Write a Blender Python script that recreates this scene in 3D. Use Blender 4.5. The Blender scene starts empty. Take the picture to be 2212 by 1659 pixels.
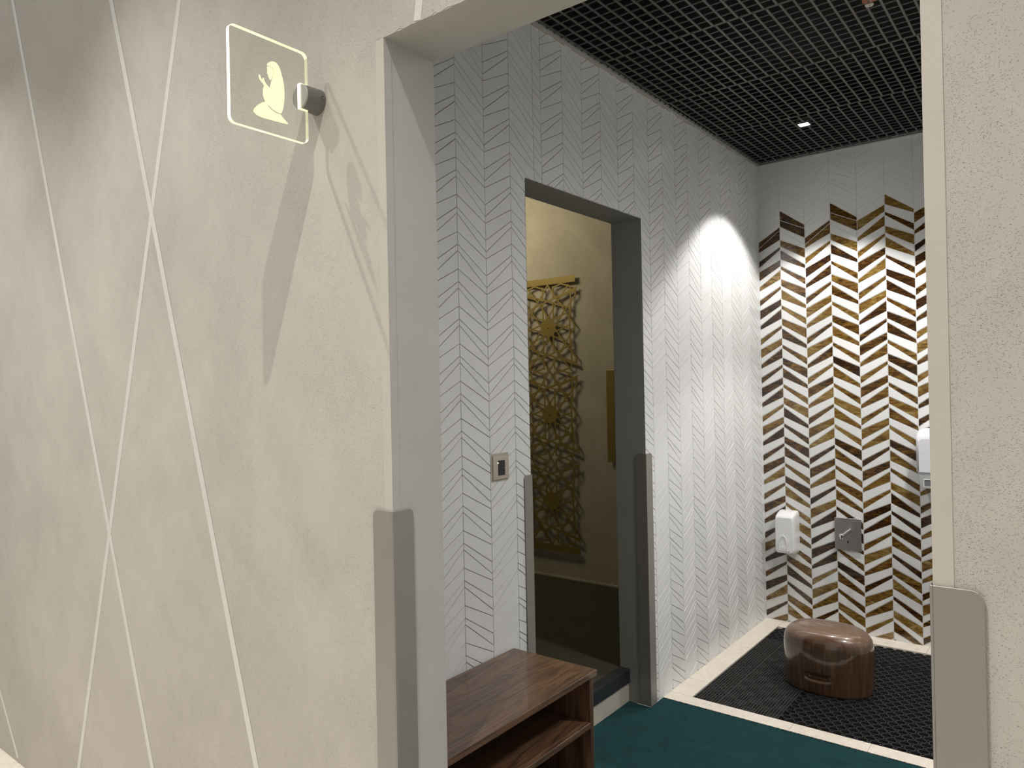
import bpy, bmesh, math, random
from mathutils import Vector, Matrix
random.seed(7)
SC = bpy.context.scene
COL = SC.collection

# ------------------------------------------------------------------ camera
F_PX, W_PX = 1579.8, 2212.0
YAW, PITCH, ROLL = 0.66314, 0.003069, -0.020427
cd = bpy.data.cameras.new('camera')
cd.sensor_fit = 'HORIZONTAL'; cd.sensor_width = 36.0
cd.lens = F_PX / W_PX * 36.0
cd.clip_start = 0.02; cd.clip_end = 60
cam = bpy.data.objects.new('camera', cd); COL.objects.link(cam)
fw = Vector((-math.sin(YAW)*math.cos(PITCH), math.cos(YAW)*math.cos(PITCH), math.sin(PITCH)))
rt = Vector((math.cos(YAW), math.sin(YAW), 0)); up = rt.cross(fw)
rt2 = math.cos(ROLL)*rt + math.sin(ROLL)*up; up2 = -math.sin(ROLL)*rt + math.cos(ROLL)*up
M = Matrix((rt2, up2, -fw)).transposed().to_4x4(); M.translation = Vector((0, 0, 1.5))
cam.matrix_world = M
SC.camera = cam
SC.view_settings.view_transform = 'Standard'; SC.view_settings.look = 'None'
SC.view_settings.gamma = 1.0; SC.view_settings.use_curve_mapping = False
SC.view_settings.exposure = 0.42
SC.cycles.use_denoising = True
SC.cycles.max_bounces = 8; SC.cycles.transparent_max_bounces = 12
SC.cycles.sample_clamp_indirect = 6.0

# ------------------------------------------------------------------ world and lamps
wd = bpy.data.worlds.new('world'); SC.world = wd; wd.use_nodes = True
bg = wd.node_tree.nodes['Background']
bg.inputs['Color'].default_value = (1.0, 0.98, 0.94, 1); bg.inputs['Strength'].default_value = 0.40

def spot(name, loc, target, watts, angle, blend, color=(1, .95, .88), size=.03):
    l = bpy.data.lights.new(name, 'SPOT'); l.energy = watts; l.spot_size = math.radians(angle)
    l.spot_blend = blend; l.color = color; l.shadow_soft_size = size
    o = bpy.data.objects.new(name, l); COL.objects.link(o); o.location = loc
    o.rotation_euler = (Vector(target) - Vector(loc)).to_track_quat('-Z', 'Y').to_euler()
    return o
def area(name, loc, target, watts, sx, sy, color=(1, .96, .9)):
    l = bpy.data.lights.new(name, 'AREA'); l.energy = watts; l.shape = 'RECTANGLE'; l.size = sx; l.size_y = sy; l.color = color
    o = bpy.data.objects.new(name, l); COL.objects.link(o); o.location = loc
    o.rotation_euler = (Vector(target) - Vector(loc)).to_track_quat('-Z', 'Y').to_euler()
    return o
# row of corridor ceiling spots washing the front wall
CORRIDOR = (1, .972, .915)
for lx in (-.743, -2.2, -3.66, .72):
    spot('corridor_spot', (lx, .2, 3.73), (lx, .2, 0), 160 if lx < 0 else 92, 94, 1.0, CORRIDOR, .012)
# wash room ceiling spots and an added fill lamp
WASH = (1, .98, .95)
spot('wash_spot_or_fill', (-1.149, 4.046, 2.845), (-1.149, 4.046, 0), 62, 100, .28, WASH, .02)
spot('wash_spot_or_fill', (-.27, 4.046, 2.845), (-.27, 4.046, 0), 68, 100, .32, WASH, .02)
spot('wash_spot_or_fill', (.2, 2.7, 2.845), (.2, 2.7, 0), 112, 165, 1, WASH, .12)  # unseen wide lamp, added as fill to brighten the upper walls
# warm lamp of the prayer room
area('prayer_room_lamp', (-3.55, 3.42, 2.96), (-3.1, 4.3, 1.9), 15, .7, .5, (1, .90, .62))

# ------------------------------------------------------------------ helpers
class MB:
    def __init__(s): s.v = []; s.f = []; s.m = []; s.sm = []
    def poly(s, pts, mi=0, smooth=False):
        n = len(s.v); s.v += [tuple(p) for p in pts]; s.f.append(tuple(range(n, n+len(pts)))); s.m.append(mi); s.sm.append(smooth)
    def box(s, a, b, mi=0):
        x0, y0, z0 = a; x1, y1, z1 = b
        if x0 > x1: x0, x1 = x1, x0
        if y0 > y1: y0, y1 = y1, y0
        if z0 > z1: z0, z1 = z1, z0
        n = len(s.v)
        s.v += [(x0,y0,z0),(x1,y0,z0),(x1,y1,z0),(x0,y1,z0),(x0,y0,z1),(x1,y0,z1),(x1,y1,z1),(x0,y1,z1)]
        for f in ((0,3,2,1),(4,5,6,7),(0,1,5,4),(1,2,6,5),(2,3,7,6),(3,0,4,7)):
            s.f.append(tuple(n+i for i in f)); s.m.append(mi); s.sm.append(False)
    def prism(s, base, top, mi=0, mside=None, smooth=False):
        n = len(s.v); k = len(base); s.v += [tuple(p) for p in base] + [tuple(p) for p in top]
        ms = mi if mside is None else mside
        s.f.append(tuple(n+i for i in reversed(range(k)))); s.m.append(mi); s.sm.append(False)
        s.f.append(tuple(n+k+i for i in range(k))); s.m.append(mi); s.sm.append(False)
        for i in range(k):
            j = (i+1) % k
            s.f.append((n+i, n+j, n+k+j, n+k+i)); s.m.append(ms); s.sm.append(smooth)
    def grid(s, rows, mi=0, closed=True, smooth=True):
        n = len(s.v); k = len(rows[0])
        for r in rows: s.v += [tuple(p) for p in r]
        for a in range(len(rows)-1):
            for i in range(k if closed else k-1):
                j = (i+1) % k
                s.f.append((n+a*k+i, n+a*k+j, n+(a+1)*k+j, n+(a+1)*k+i)); s.m.append(mi); s.sm.append(smooth)
    def tube(s, p0, p1, r0, r1=None, n=24, mi=0, caps=True, smooth=True):
        p0 = Vector(p0); p1 = Vector(p1); r1 = r0 if r1 is None else r1
        d = (p1-p0).normalized(); a = d.orthogonal().normalized(); b = d.cross(a)
        ring = lambda p, r: [p + r*(math.cos(t)*a + math.sin(t)*b) for t in (2*math.pi*i/n for i in range(n))]
        A, B = ring(p0, r0), ring(p1, r1)
        s.grid([A, B], mi, True, smooth)
        if caps: s.poly(list(reversed(A)), mi); s.poly(B, mi)
    def dome(s, c, d, r, h, n=16, k=5, mi=0):
        c = Vector(c); d = Vector(d).normalized(); a = d.orthogonal().normalized(); b = d.cross(a); rows = []
        for q in range(k+1):
            t = math.pi/2*q/k; rr = max(r*math.cos(t), r*.01)
            rows.append([c + d*h*math.sin(t) + rr*(math.cos(u)*a+math.sin(u)*b) for u in (2*math.pi*i/n for i in range(n))])
        s.grid(rows, mi); s.poly(rows[-1], mi)

WL = {}
def build(name, mb, mats, parent=None, bevel=0, seg=2, loc=None):
    base = WL[parent.name] if parent is not None else (Vector(loc) if loc is not None else Vector((0, 0, 0)))
    me = bpy.data.meshes.new(name)
    me.from_pydata([tuple(Vector(p)-base) for p in mb.v], [], mb.f)
    if not isinstance(mats, (list, tuple)): mats = [mats]
    for m in mats: me.materials.append(m)
    me.polygons.foreach_set('material_index', mb.m); me.polygons.foreach_set('use_smooth', mb.sm)
    me.update()
    bm = bmesh.new(); bm.from_mesh(me); bmesh.ops.recalc_face_normals(bm, faces=bm.faces); bm.to_mesh(me); bm.free()
    o = bpy.data.objects.new(name, me); COL.objects.link(o)
    if parent is not None: o.parent = parent
    else: o.location = base
    WL[o.name] = base
    if bevel:
        b = o.modifiers.new('bevel', 'BEVEL'); b.width = bevel; b.segments = seg; b.limit_method = 'ANGLE'; b.angle_limit = math.radians(40)
    return o
def tag(o, label, cat, group=None):
    o['label'] = label; o['category'] = cat
    if group: o['group'] = group
    return o
def thing(name, loc, label, cat, group=None):
    o = bpy.data.objects.new(name, None); COL.objects.link(o); o.location = loc; o.empty_display_size = .05
    WL[o.name] = Vector(loc)
    return tag(o, label, cat, group)
def struct(o): o['kind'] = 'structure'; return o

# ------------------------------------------------------------------ materials
def nt(name):
    m = bpy.data.materials.new(name); m.use_nodes = True
    t = m.node_tree; b = t.nodes['Principled BSDF']
    return m, t, b
def N(t, typ, **kw):
    n = t.nodes.new(typ)
    for k, v in kw.items():
        if k in n.inputs: n.inputs[k].default_value = v
        else: setattr(n, k, v)
    return n
def L(t, a, b): t.links.new(a, b)
def noise(t, vec, scale, detail=3, rough=.5, dist=0):
    n = N(t, 'ShaderNodeTexNoise'); n.inputs['Scale'].default_value = scale; n.inputs['Detail'].default_value = detail
    n.inputs['Roughness'].default_value = rough; n.inputs['Distortion'].default_value = dist
    if vec: L(t, vec, n.inputs['Vector'])
    return n.outputs['Fac']
def mapping(t, scale=(1, 1, 1), rot=(0, 0, 0), loc=(0, 0, 0)):
    c = N(t, 'ShaderNodeTexCoord'); m = N(t, 'ShaderNodeMapping')
    m.inputs['Scale'].default_value = scale; m.inputs['Rotation'].default_value = rot; m.inputs['Location'].default_value = loc
    L(t, c.outputs['Object'], m.inputs['Vector']); return m.outputs['Vector']
def stretch(t, deg, scale):
    a = mapping(t, (1, 1, 1), (0, math.radians(deg), 0)); m = N(t, 'ShaderNodeMapping'); m.inputs['Scale'].default_value = scale
    L(t, a, m.inputs['Vector']); return m.outputs['Vector']
def ramp(t, fac, stops, interp='LINEAR'):
    r = N(t, 'ShaderNodeValToRGB'); r.color_ramp.interpolation = interp
    while len(r.color_ramp.elements) < len(stops): r.color_ramp.elements.new(.5)
    for e, (p, c) in zip(r.color_ramp.elements, stops):
        e.position = p; e.color = (c, c, c, 1) if isinstance(c, (int, float)) else (*c, 1)
    L(t, fac, r.inputs['Fac']); return r.outputs['Color']
def mix(t, fac, a, b, mode='MIX'):
    m = N(t, 'ShaderNodeMix', data_type='RGBA', blend_type=mode)
    for sck, v in ((m.inputs[0], fac), (m.inputs[6], a), (m.inputs[7], b)):
        if isinstance(v, (int, float)): sck.default_value = v
        elif isinstance(v, tuple): sck.default_value = (*v, 1)
        else: L(t, v, sck)
    return m.outputs[2]
def math_(t, op, a, b=None):
    m = N(t, 'ShaderNodeMath', operation=op)
    for i, v in enumerate((a, b)):
        if v is None: continue
        if isinstance(v, (int, float)): m.inputs[i].default_value = v
        else: L(t, v, m.inputs[i])
    return m.outputs[0]
def bump(t, b, h, strength, dist, prev=None):
    n = N(t, 'ShaderNodeBump'); n.inputs['Strength'].default_value = strength; n.inputs['Distance'].default_value = dist
    L(t, h, n.inputs['Height'])
    if prev: L(t, prev, n.inputs['Normal'])
    L(t, n.outputs['Normal'], b.inputs['Normal']); return n.outputs['Normal']
def plain(name, col, rough=.5, metal=0, bump_s=0, bscale=200, coat=0):
    m, t, b = nt(name)
    v = mapping(t); f = noise(t, v, 9, 3)
    c = mix(t, f, tuple(x*.93 for x in col), tuple(min(1, x*1.07) for x in col)); L(t, c, b.inputs['Base Color'])
    b.inputs['Roughness'].default_value = rough; b.inputs['Metallic'].default_value = metal
    b.inputs['Coat Weight'].default_value = coat; b.inputs['Coat Roughness'].default_value = .08
    if bump_s: bump(t, b, noise(t, v, bscale, 3), bump_s, .001)
    return m

def plaster(name, ca, cb, warm=1):
    m, t, b = nt(name)
    v = mapping(t)
    cloud = noise(t, v, 2.2, 5, .55, .4)
    tv = stretch(t, 38, (7, 4, 2.4)); tro = noise(t, tv, 1.0, 5, .6, .8)
    tv2 = stretch(t, -24, (24, 10, 6)); tro2 = noise(t, tv2, 1.0, 4, .6, .5)
    f = math_(t, 'ADD', math_(t, 'MULTIPLY', cloud, .5), math_(t, 'ADD', math_(t, 'MULTIPLY', tro, .32), math_(t, 'MULTIPLY', tro2, .18)))
    col = mix(t, ramp(t, f, [(.34, 0.), (.66, 1.)]), ca, cb)
    dens = ramp(t, noise(t, v, 3.6, 4, .6, .5), [(.40, 0.), (.62, 1.)])
    nd = N(t, 'ShaderNodeTexNoise'); nd.inputs['Scale'].default_value = 300; L(t, v, nd.inputs['Vector'])
    vd = N(t, 'ShaderNodeVectorMath', operation='MULTIPLY_ADD'); L(t, nd.outputs['Color'], vd.inputs[0]); vd.inputs[1].default_value = (.0022,)*3; L(t, v, vd.inputs[2])
    def dots(scale, share, size):
        vo = N(t, 'ShaderNodeTexVoronoi'); vo.inputs['Scale'].default_value = scale; L(t, vd.outputs[0], vo.inputs['Vector'])
        sp = N(t, 'ShaderNodeSeparateColor'); L(t, vo.outputs['Color'], sp.inputs[0])
        sel = math_(t, 'LESS_THAN', sp.outputs[0], math_(t, 'MULTIPLY', math_(t, 'ADD', dens, .12), share))
        return math_(t, 'MULTIPLY', sel, ramp(t, vo.outputs['Distance'], [(size*.45, 1.), (size, 0.)]))
    allp = math_(t, 'MAXIMUM', dots(560, .42, .42), dots(270, .10, .32))
    col = mix(t, math_(t, 'MULTIPLY', allp, .46), col, tuple(x*.3 for x in ca)); L(t, col, b.inputs['Base Color'])
    b.inputs['Roughness'].default_value = .75; b.inputs['Specular IOR Level'].default_value = .25
    h = math_(t, 'SUBTRACT', math_(t, 'ADD', math_(t, 'MULTIPLY', tro2, .6), math_(t, 'MULTIPLY', noise(t, v, 260, 3), .25)), allp)
    bump(t, b, h, .55, .0012)
    return m

M_PLASTER = plaster('trowelled_plaster', (.435, .405, .36), (.535, .50, .447))
M_PLASTER_ROOM = plaster('room_plaster', (.40, .355, .28), (.54, .49, .40))
M_PAINT = plain('painted_reveal', (.43, .42, .39), .55, 0, .25, 160)
M_BEAD = plain('painted_corner_bead', (.50, .465, .405), .5, 0, .2, 240)
M_REVEAL2 = plain('grey_reveal', (.31, .31, .285), .55, 0, .25, 160)

m, t, b = nt('polished_plaster_band'); M_BAND = m
v = mapping(t); rip = noise(t, stretch(t, 32, (30, 30, 120)), 1, 3, .6, .6)
L(t, mix(t, noise(t, v, 7, 4), (.57, .55, .50), (.69, .67, .62)), b.inputs['Base Color'])
b.inputs['Roughness'].default_value = .3; bump(t, b, rip, .35, .002)

m, t, b = nt('white_tile'); M_TILE = m
v = mapping(t)
L(t, mix(t, noise(t, v, 5, 4), (.66, .66, .65), (.74, .74, .73)), b.inputs['Base Color'])
b.inputs['Roughness'].default_value = .32
n1 = bump(t, b, noise(t, mapping(t, (40, 40, 40)), 1, 3, .5, .3), .25, .002)
M_GROUT_DK = plain('grey_grout', (.27, .255, .225), .9)
M_GROUT_LT = plain('white_grout', (.70, .69, .67), .85)

m, t, b = nt('amber_glass_tile'); M_AMBER = m
g = N(t, 'ShaderNodeNewGeometry'); rnd = g.outputs['Random Per Island']
vm = mapping(t, (9, 9, 34), (0, 0, 0)); va = N(t, 'ShaderNodeVectorMath', operation='ADD'); L(t, vm, va.inputs[0])
sc_ = N(t, 'ShaderNodeVectorMath', operation='SCALE'); sc_.inputs[0].default_value = (17, 31, 23); L(t, rnd, sc_.inputs['Scale']); L(t, sc_.outputs[0], va.inputs[1])
str_ = noise(t, va.outputs[0], 1.3, 5, .62, 1.6)
f = math_(t, 'ADD', math_(t, 'MULTIPLY', str_, 1.0), math_(t, 'MULTIPLY', math_(t, 'SUBTRACT', rnd, .5), .34))
col = ramp(t, f, [(.25, (.014, .006, .003)), (.42, (.045, .018, .004)), (.54, (.115, .055, .009)), (.68, (.20, .12, .028)), (.90, (.38, .30, .13))])
L(t, col, b.inputs['Base Color']); b.inputs['Roughness'].default_value = .12; b.inputs['Coat Weight'].default_value = .5; b.inputs['Coat Roughness'].default_value = .05
bump(t, b, noise(t, mapping(t, (25, 25, 25)), 1, 2), .2, .002)

m, t, b = nt('teal_carpet'); M_CARPET = m
v = mapping(t)
c = mix(t, ramp(t, noise(t, v, 9, 6, .7, .8), [(.32, 0.), (.66, 1.)]), (.0046, .033, .037), (.0088, .058, .063))
c = mix(t, ramp(t, noise(t, v, 190, 3, .7), [(.45, 0.), (.72, .85)]), c, (.017, .088, .092)); c = mix(t, math_(t, 'MULTIPLY', ramp(t, noise(t, v, 120, 4, .7), [(.54, 0.), (.68, 1.)]), .75), c, (.0012, .012, .014))
L(t, c, b.inputs['Base Color']); b.inputs['Roughness'].default_value = .95; b.inputs['Specular IOR Level'].default_value = .05
b.inputs['Sheen Weight'].default_value = .05; b.inputs['Sheen Roughness'].default_value = .5
bump(t, b, noise(t, v, 200, 4, .7), .9, .008)

m, t, b = nt('olive_carpet'); M_CARPET2 = m
v = mapping(t)
L(t, mix(t, noise(t, v, 3.5, 6, .65, .8), (.030, .030, .016), (.062, .058, .036)), b.inputs['Base Color']); b.inputs['Roughness'].default_value = .95
bump(t, b, noise(t, v, 260, 3), .6, .004)

m, t, b = nt('cream_stone'); M_STONE = m
v = mapping(t)
c = mix(t, noise(t, v, 9, 6, .65, .9), (.70, .62, .52), (.87, .80, .70))
c = mix(t, ramp(t, noise(t, v, 38, 5, .7, .5), [(.45, 0.), (.72, .6)]), c, (.60, .52, .42))
L(t, c, b.inputs['Base Color']); b.inputs['Roughness'].default_value = .3; bump(t, b, noise(t, v, 60, 4), .1, .001)
M_RISER = plain('riser_tile', (.50, .45, .38), .4, 0, .15, 60)

def wood(name, dark, light, axis, rough, coat, scale=1.0, mid=None):
    m, t, b = nt(name)
    s = [34*scale]*3; s[axis] = 1.6*scale
    g1 = noise(t, mapping(t, tuple(s)), 1, 6, .62, 1.2)
    s2 = [170*scale]*3; s2[axis] = 4*scale
    g2 = noise(t, mapping(t, tuple(s2)), 1, 3, .6, .2)
    s3 = [7*scale]*3; s3[axis] = .9*scale
    g3 = noise(t, mapping(t, tuple(s3)), 1, 3, .5, 1.0)
    w = N(t, 'ShaderNodeMath', operation='SINE'); L(t, math_(t, 'MULTIPLY', g3, 60), w.inputs[0])
    f = math_(t, 'ADD', math_(t, 'MULTIPLY', g1, .48), math_(t, 'ADD', math_(t, 'MULTIPLY', g2, .38), math_(t, 'MULTIPLY', w.outputs[0], .06)))
    c = ramp(t, f, [(.28, dark), (.44, mid or tuple((a+b_)/2 for a, b_ in zip(dark, light))), (.62, light)])
    L(t, c, b.inputs['Base Color']); b.inputs['Roughness'].default_value = rough
    b.inputs['Coat Weight'].default_value = coat; b.inputs['Coat Roughness'].default_value = .07
    bump(t, b, g2, .15, .0006)
    return m
M_WOOD = wood('dark_stained_wood', (.034, .016, .009), (.17, .088, .046), 1, .42, .6)
M_WOOD_EDGE = wood('worn_wood_edge', (.05, .024, .012), (.26, .15, .08), 1, .45, .2)
m, t, b = nt('glazed_log'); M_LOG = m
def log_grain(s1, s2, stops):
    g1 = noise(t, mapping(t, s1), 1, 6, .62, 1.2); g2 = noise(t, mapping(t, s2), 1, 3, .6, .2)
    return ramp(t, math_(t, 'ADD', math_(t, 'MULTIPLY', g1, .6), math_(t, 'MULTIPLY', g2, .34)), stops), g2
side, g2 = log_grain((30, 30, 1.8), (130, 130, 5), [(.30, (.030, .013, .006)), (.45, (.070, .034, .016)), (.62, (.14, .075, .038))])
top, _ = log_grain((2.6, 40, 20), (9, 170, 60), [(.30, (.085, .042, .022)), (.46, (.15, .082, .045)), (.62, (.25, .15, .09))])  # end grain of the top, its tone raised to paint in a highlight
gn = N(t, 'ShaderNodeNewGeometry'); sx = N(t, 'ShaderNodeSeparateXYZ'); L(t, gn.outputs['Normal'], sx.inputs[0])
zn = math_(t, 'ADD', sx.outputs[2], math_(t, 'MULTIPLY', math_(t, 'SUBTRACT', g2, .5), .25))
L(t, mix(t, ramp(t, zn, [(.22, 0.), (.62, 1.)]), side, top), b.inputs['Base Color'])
b.inputs['Roughness'].default_value = .3; b.inputs['Coat Weight'].default_value = 1; b.inputs['Coat Roughness'].default_value = .07
bump(t, b, g2, .08, .0006)
M_WOOD_V = wood('dark_stained_wood_upright', (.034, .016, .009), (.17, .088, .046), 2, .42, .3)

def metal(name, col, rough, aniso_axis=2):
    m, t, b = nt(name)
    s = [160, 160, 160]; s[aniso_axis] = 3
    g_ = noise(t, mapping(t, tuple(s)), 1, 3)
    L(t, mix(t, g_, tuple(x*.9 for x in col), tuple(min(1, x*1.1) for x in col)), b.inputs['Base Color'])
    b.inputs['Metallic'].default_value = 1; b.inputs['Roughness'].default_value = rough
    bump(t, b, g_, .06, .0005); return m
M_GUARD = plain('anodised_guard', (.285, .265, .24), .42, .3)
M_STEEL = metal('brushed_steel', (.42, .41, .40), .34)
M_CHROME = metal('chrome', (.72, .72, .72), .12)
M_BRASS = plain('brushed_brass', (.31, .222, .062), .45, .35, .15, 220)
M_SWITCH = metal('satin_nickel', (.62, .55, .49), .38, 1)
M_BLACKMETAL = plain('black_painted_grid', (.085, .081, .077), .45)
M_BLACK = plain('black_void', (.0025, .0025, .0025), .9)
M_RUBBER = plain('black_rubber', (.030, .030, .031), .45, 0, .3, 150)
M_RUBBER2 = plain('ribbed_rubber', (.030, .029, .028), .5, 0, .3, 150)
M_STEPMETAL = plain('charcoal_nosing', (.030, .034, .040), .4, .3)
M_PLASTIC = plain('white_plastic', (.78, .78, .77), .25, 0, 0, 100, .3)
M_PLASTIC_GREY = plain('grey_plastic', (.40, .40, .40), .35)
M_PLASTIC_TINT = plain('cool_white_plastic', (.72, .71, .76), .22, 0, 0, 100, .5)
M_OUTLET = plain('dark_grey_grille', (.16, .165, .18), .4)
M_BLACKPL = plain('black_plastic', (.012, .012, .013), .3)
M_BRACKET = plain('grey_bracket', (.165, .160, .152), .45, .3)
M_BRACKET_FACE = plain('pale_bracket_face', (.34, .34, .32), .5, .2)
M_ORANGE = plain('orange_pipe', (.36, .075, .015), .5, 0, .5, 60)
M_GREYWHITE = plain('cast_sprinkler', (.60, .57, .50), .4, .6)
M_SEAL = plain('smeared_sealant', (.42, .41, .34), .7, 0, .5, 50)

def emis(name, col, s, base=(.8, .8, .7)):
    m, t, b = nt(name); b.inputs['Base Color'].default_value = (*base, 1)
    b.inputs['Emission Color'].default_value = (*col, 1); b.inputs['Emission Strength'].default_value = s
    return m, t, b
M_LENS = emis('lamp_lens', (1, .97, .93), 30)[0]
M_EDGE, t, b = emis('lit_acrylic_edge', (1, .95, .56), 1.0, (.5, .5, .4))
v = mapping(t); st = ramp(t, noise(t, v, 22, 3), [(.3, .62), (.7, .95)]); L(t, st, b.inputs['Emission Strength'])
M_EDGE2, t, b = emis('lit_acrylic_edge_bright', (1, .97, .70), 1.35, (.5, .5, .4))
M_EDGE3 = emis('lit_acrylic_edge_dim', (1, .95, .60), .26, (.5, .5, .4))[0]
M_PICTO, t, b = emis('lit_engraving', (1, .93, .50), .80, (.2, .2, .16))
M_LED = emis('switch_led', (.5, 1, .35), 2.5)[0]
m = bpy.data.materials.new('clear_acrylic'); m.use_nodes = True; M_ACRYL = m; t = m.node_tree
for n in list(t.nodes): t.nodes.remove(n)
o_ = N(t, 'ShaderNodeOutputMaterial'); tr = N(t, 'ShaderNodeBsdfTransparent'); gl = N(t, 'ShaderNodeBsdfGlossy'); fr = N(t, 'ShaderNodeFresnel'); mx = N(t, 'ShaderNodeMixShader')
tr.inputs['Color'].default_value = (.965, .975, .955, 1); gl.inputs['Roughness'].default_value = .08; fr.inputs['IOR'].default_value = 1.2
L(t, fr.outputs[0], mx.inputs[0]); L(t, tr.outputs[0], mx.inputs[1]); L(t, gl.outputs[0], mx.inputs[2]); L(t, mx.outputs[0], o_.inputs['Surface'])

# ------------------------------------------------------------------ dimensions
XL, YB, ZC = -1.607, 4.632, 2.866            # tiled left wall, tiled back wall, grid ceiling
XR = .62                                     # hidden right wall
YF, YI = 1.100, 1.257                        # front wall faces
JL, JR, ZH = -1.198, -.160, 2.271            # opening of the front wall
DY0, DY1, DZ = 2.158, 3.054, 2.267           # doorway in the left wall
XW = -1.765                                  # far face of the left wall
ZT = 3.78                                    # corridor ceiling

# ------------------------------------------------------------------ front wall
w = MB()
B = .0245; P = .0012
w.poly([(-7, YF, 0), (JL-B, YF, 0), (JL-B, YF, ZT), (-7, YF, ZT)], 0)                 # left plaster face
w.poly([(JR+.023, YF, 0), (3.2, YF, 0), (3.2, YF, ZT), (JR+.023, YF, ZT)], 0)
# rough lower edge of the plaster over the opening
xs = [JL-B + (JR+.023-JL+B)*i/150 for i in range(151)]
lo = [(x, YF, ZH + .0005 + (random.random()**3)*.005*(1 if random.random() < .6 else .2)) for x in xs]
for i in range(150):
    w.poly([lo[i], lo[i+1], (xs[i+1], YF, ZT), (xs[i], YF, ZT)], 0)
w.poly([(JL-B, YF+.0007, ZH-.0003), (JR+.023, YF+.0007, ZH-.0003), (JR+.023, YF+.0007, ZH+.03), (JL-B, YF+.0007, ZH+.03)], 2)
# corner beads, standing a little proud of plaster and reveal
for (jx, s) in ((JL, -1), (JR, 1)):
    bw = B if s < 0 else .023
    x0, x1 = jx, jx + s*bw
    w.poly([(x0-s*P, YF-P, 0), (x1, YF-P, 0), (x1, YF-P, ZH), (x0-s*P, YF-P, ZH)], 2)
    w.poly([(x1, YF-P, 0), (x1, YF+.001, 0), (x1, YF+.001, ZH), (x1, YF-P, ZH)], 2)
    w.poly([(x0-s*P, YF-P, 0), (x0-s*P, YF+.021, 0), (x0-s*P, YF+.021, ZH), (x0-s*P, YF-P, ZH)], 1)
    w.poly([(x0-s*P, YF+.021, 0), (x0, YF+.021, 0), (x0, YF+.021, ZH), (x0-s*P, YF+.021, ZH)], 1)
    w.poly([(x0-s*P, YF-P, ZH-.0004), (x1, YF-P, ZH-.0004), (x1, YF+.001, ZH-.0004), (x0, YF+.021, ZH-.0004), (x0-s*P, YF+.021, ZH-.0004)], 2)
    w.poly([(jx, YF, 0), (jx, YI, 0), (jx, YI, ZH), (jx, YF, ZH)], 1)                 # reveal
w.poly([(JL, YF, ZH), (JR, YF, ZH), (JR, YI, ZH), (JL, YI, ZH)], 1)                   # soffit
for a, c_ in (((-7, 0), (JL, ZT)), ((JR, 0), (3.2, ZT)), ((JL, ZH), (JR, ZT))):       # inner face
    w.poly([(a[0], YI, a[1]), (c_[0], YI, a[1]), (c_[0], YI, c_[1]), (a[0], YI, c_[1])], 1)
w.poly([(-7, YF, ZT), (3.2, YF, ZT), (3.2, YI, ZT), (-7, YI, ZT)], 1)
w.poly([(-7, YF, 0), (-7, YI, 0), (-7, YI, ZT), (-7, YF, ZT)], 1)
w.poly([(3.2, YF, 0), (3.2, YI, 0), (3.2, YI, ZT), (3.2, YF, ZT)], 1)
# polished bands crossing the plaster
def band(p, q, wd_, off):
    (xa, za), (xb, zb) = p, q
    d = Vector((xb-xa, 0, zb-za)); ln = d.length; d.normalize(); n_ = Vector((d.z, 0, -d.x)); k = int(ln/.02)
    for i in range(k):
        a = Vector((xa, YF-off, za)) + d*ln*i/k; c_ = Vector((xa, YF-off, za)) + d*ln*(i+1)/k
        w.poly([a-n_*wd_/2, c_-n_*wd_/2, c_+n_*wd_/2, a+n_*wd_/2], 3)
def ext(p, q, z):
    k = (z-p[1])/(q[1]-p[1]); return (p[0]+(q[0]-p[0])*k, z)
A1, A2 = (-3.375, 3.098), (-2.320, .328)
B1, B2 = (-2.504, 2.801), (-1.744, .503)
C1, C2 = (-2.066, 2.651), (-2.873, .159)
D1, D2 = (-3.665, .251), (-3.437, -.013)
E1, E2 = (-1.094, 2.274), (-1.076, 2.316)
for (p, q, wd_, off) in ((A1, A2, .023, .0006), (B1, B2, .024, .0008), (C1, C2, .022, .0004), (D1, D2, .022, .0005)):
    band(ext(p, q, ZT-.01), ext(p, q, 0.02), wd_, off)
band((-1.0925, ZH+.004), (-.86, 3.6), .0215, .0006)
struct(build('wall_front', w, [M_PLASTER, M_PAINT, M_BEAD, M_BAND]))

# ------------------------------------------------------------------ chevron tile walls
PER = .1225; L1 = 1.888
PK = (0., .0410, .0622)                    # grout lines down from line 1 at a peak joint
VL = (.0722, .1310, .1716)                 # the same three lines at a valley joint
def inset(poly, d):
    n = len(poly); out = []
    area2 = sum(poly[i][0]*poly[(i+1) % n][1]-poly[(i+1) % n][0]*poly[i][1] for i in range(n))
    sgn = 1 if area2 > 0 else -1
    ln = []
    for i in range(n):
        a, b_ = poly[i], poly[(i+1) % n]; ex, ey = b_[0]-a[0], b_[1]-a[1]; l = math.hypot(ex, ey)
        if l < 1e-7: return None
        nx, ny = -ey/l*sgn, ex/l*sgn; ln.append((nx, ny, nx*a[0]+ny*a[1]+d))
    for i in range(n):
        a, b_ = ln[i-1], ln[i]; det = a[0]*b_[1]-a[1]*b_[0]
        if abs(det) < 1e-9: return None
        out.append(((a[2]*b_[1]-b_[2]*a[1])/det, (a[0]*b_[2]-b_[0]*a[2])/det))
    a3 = sum(out[i][0]*out[(i+1) % n][1]-out[(i+1) % n][0]*out[i][1] for i in range(n))
    return out if a3*sgn > 1e-6 else None
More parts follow.
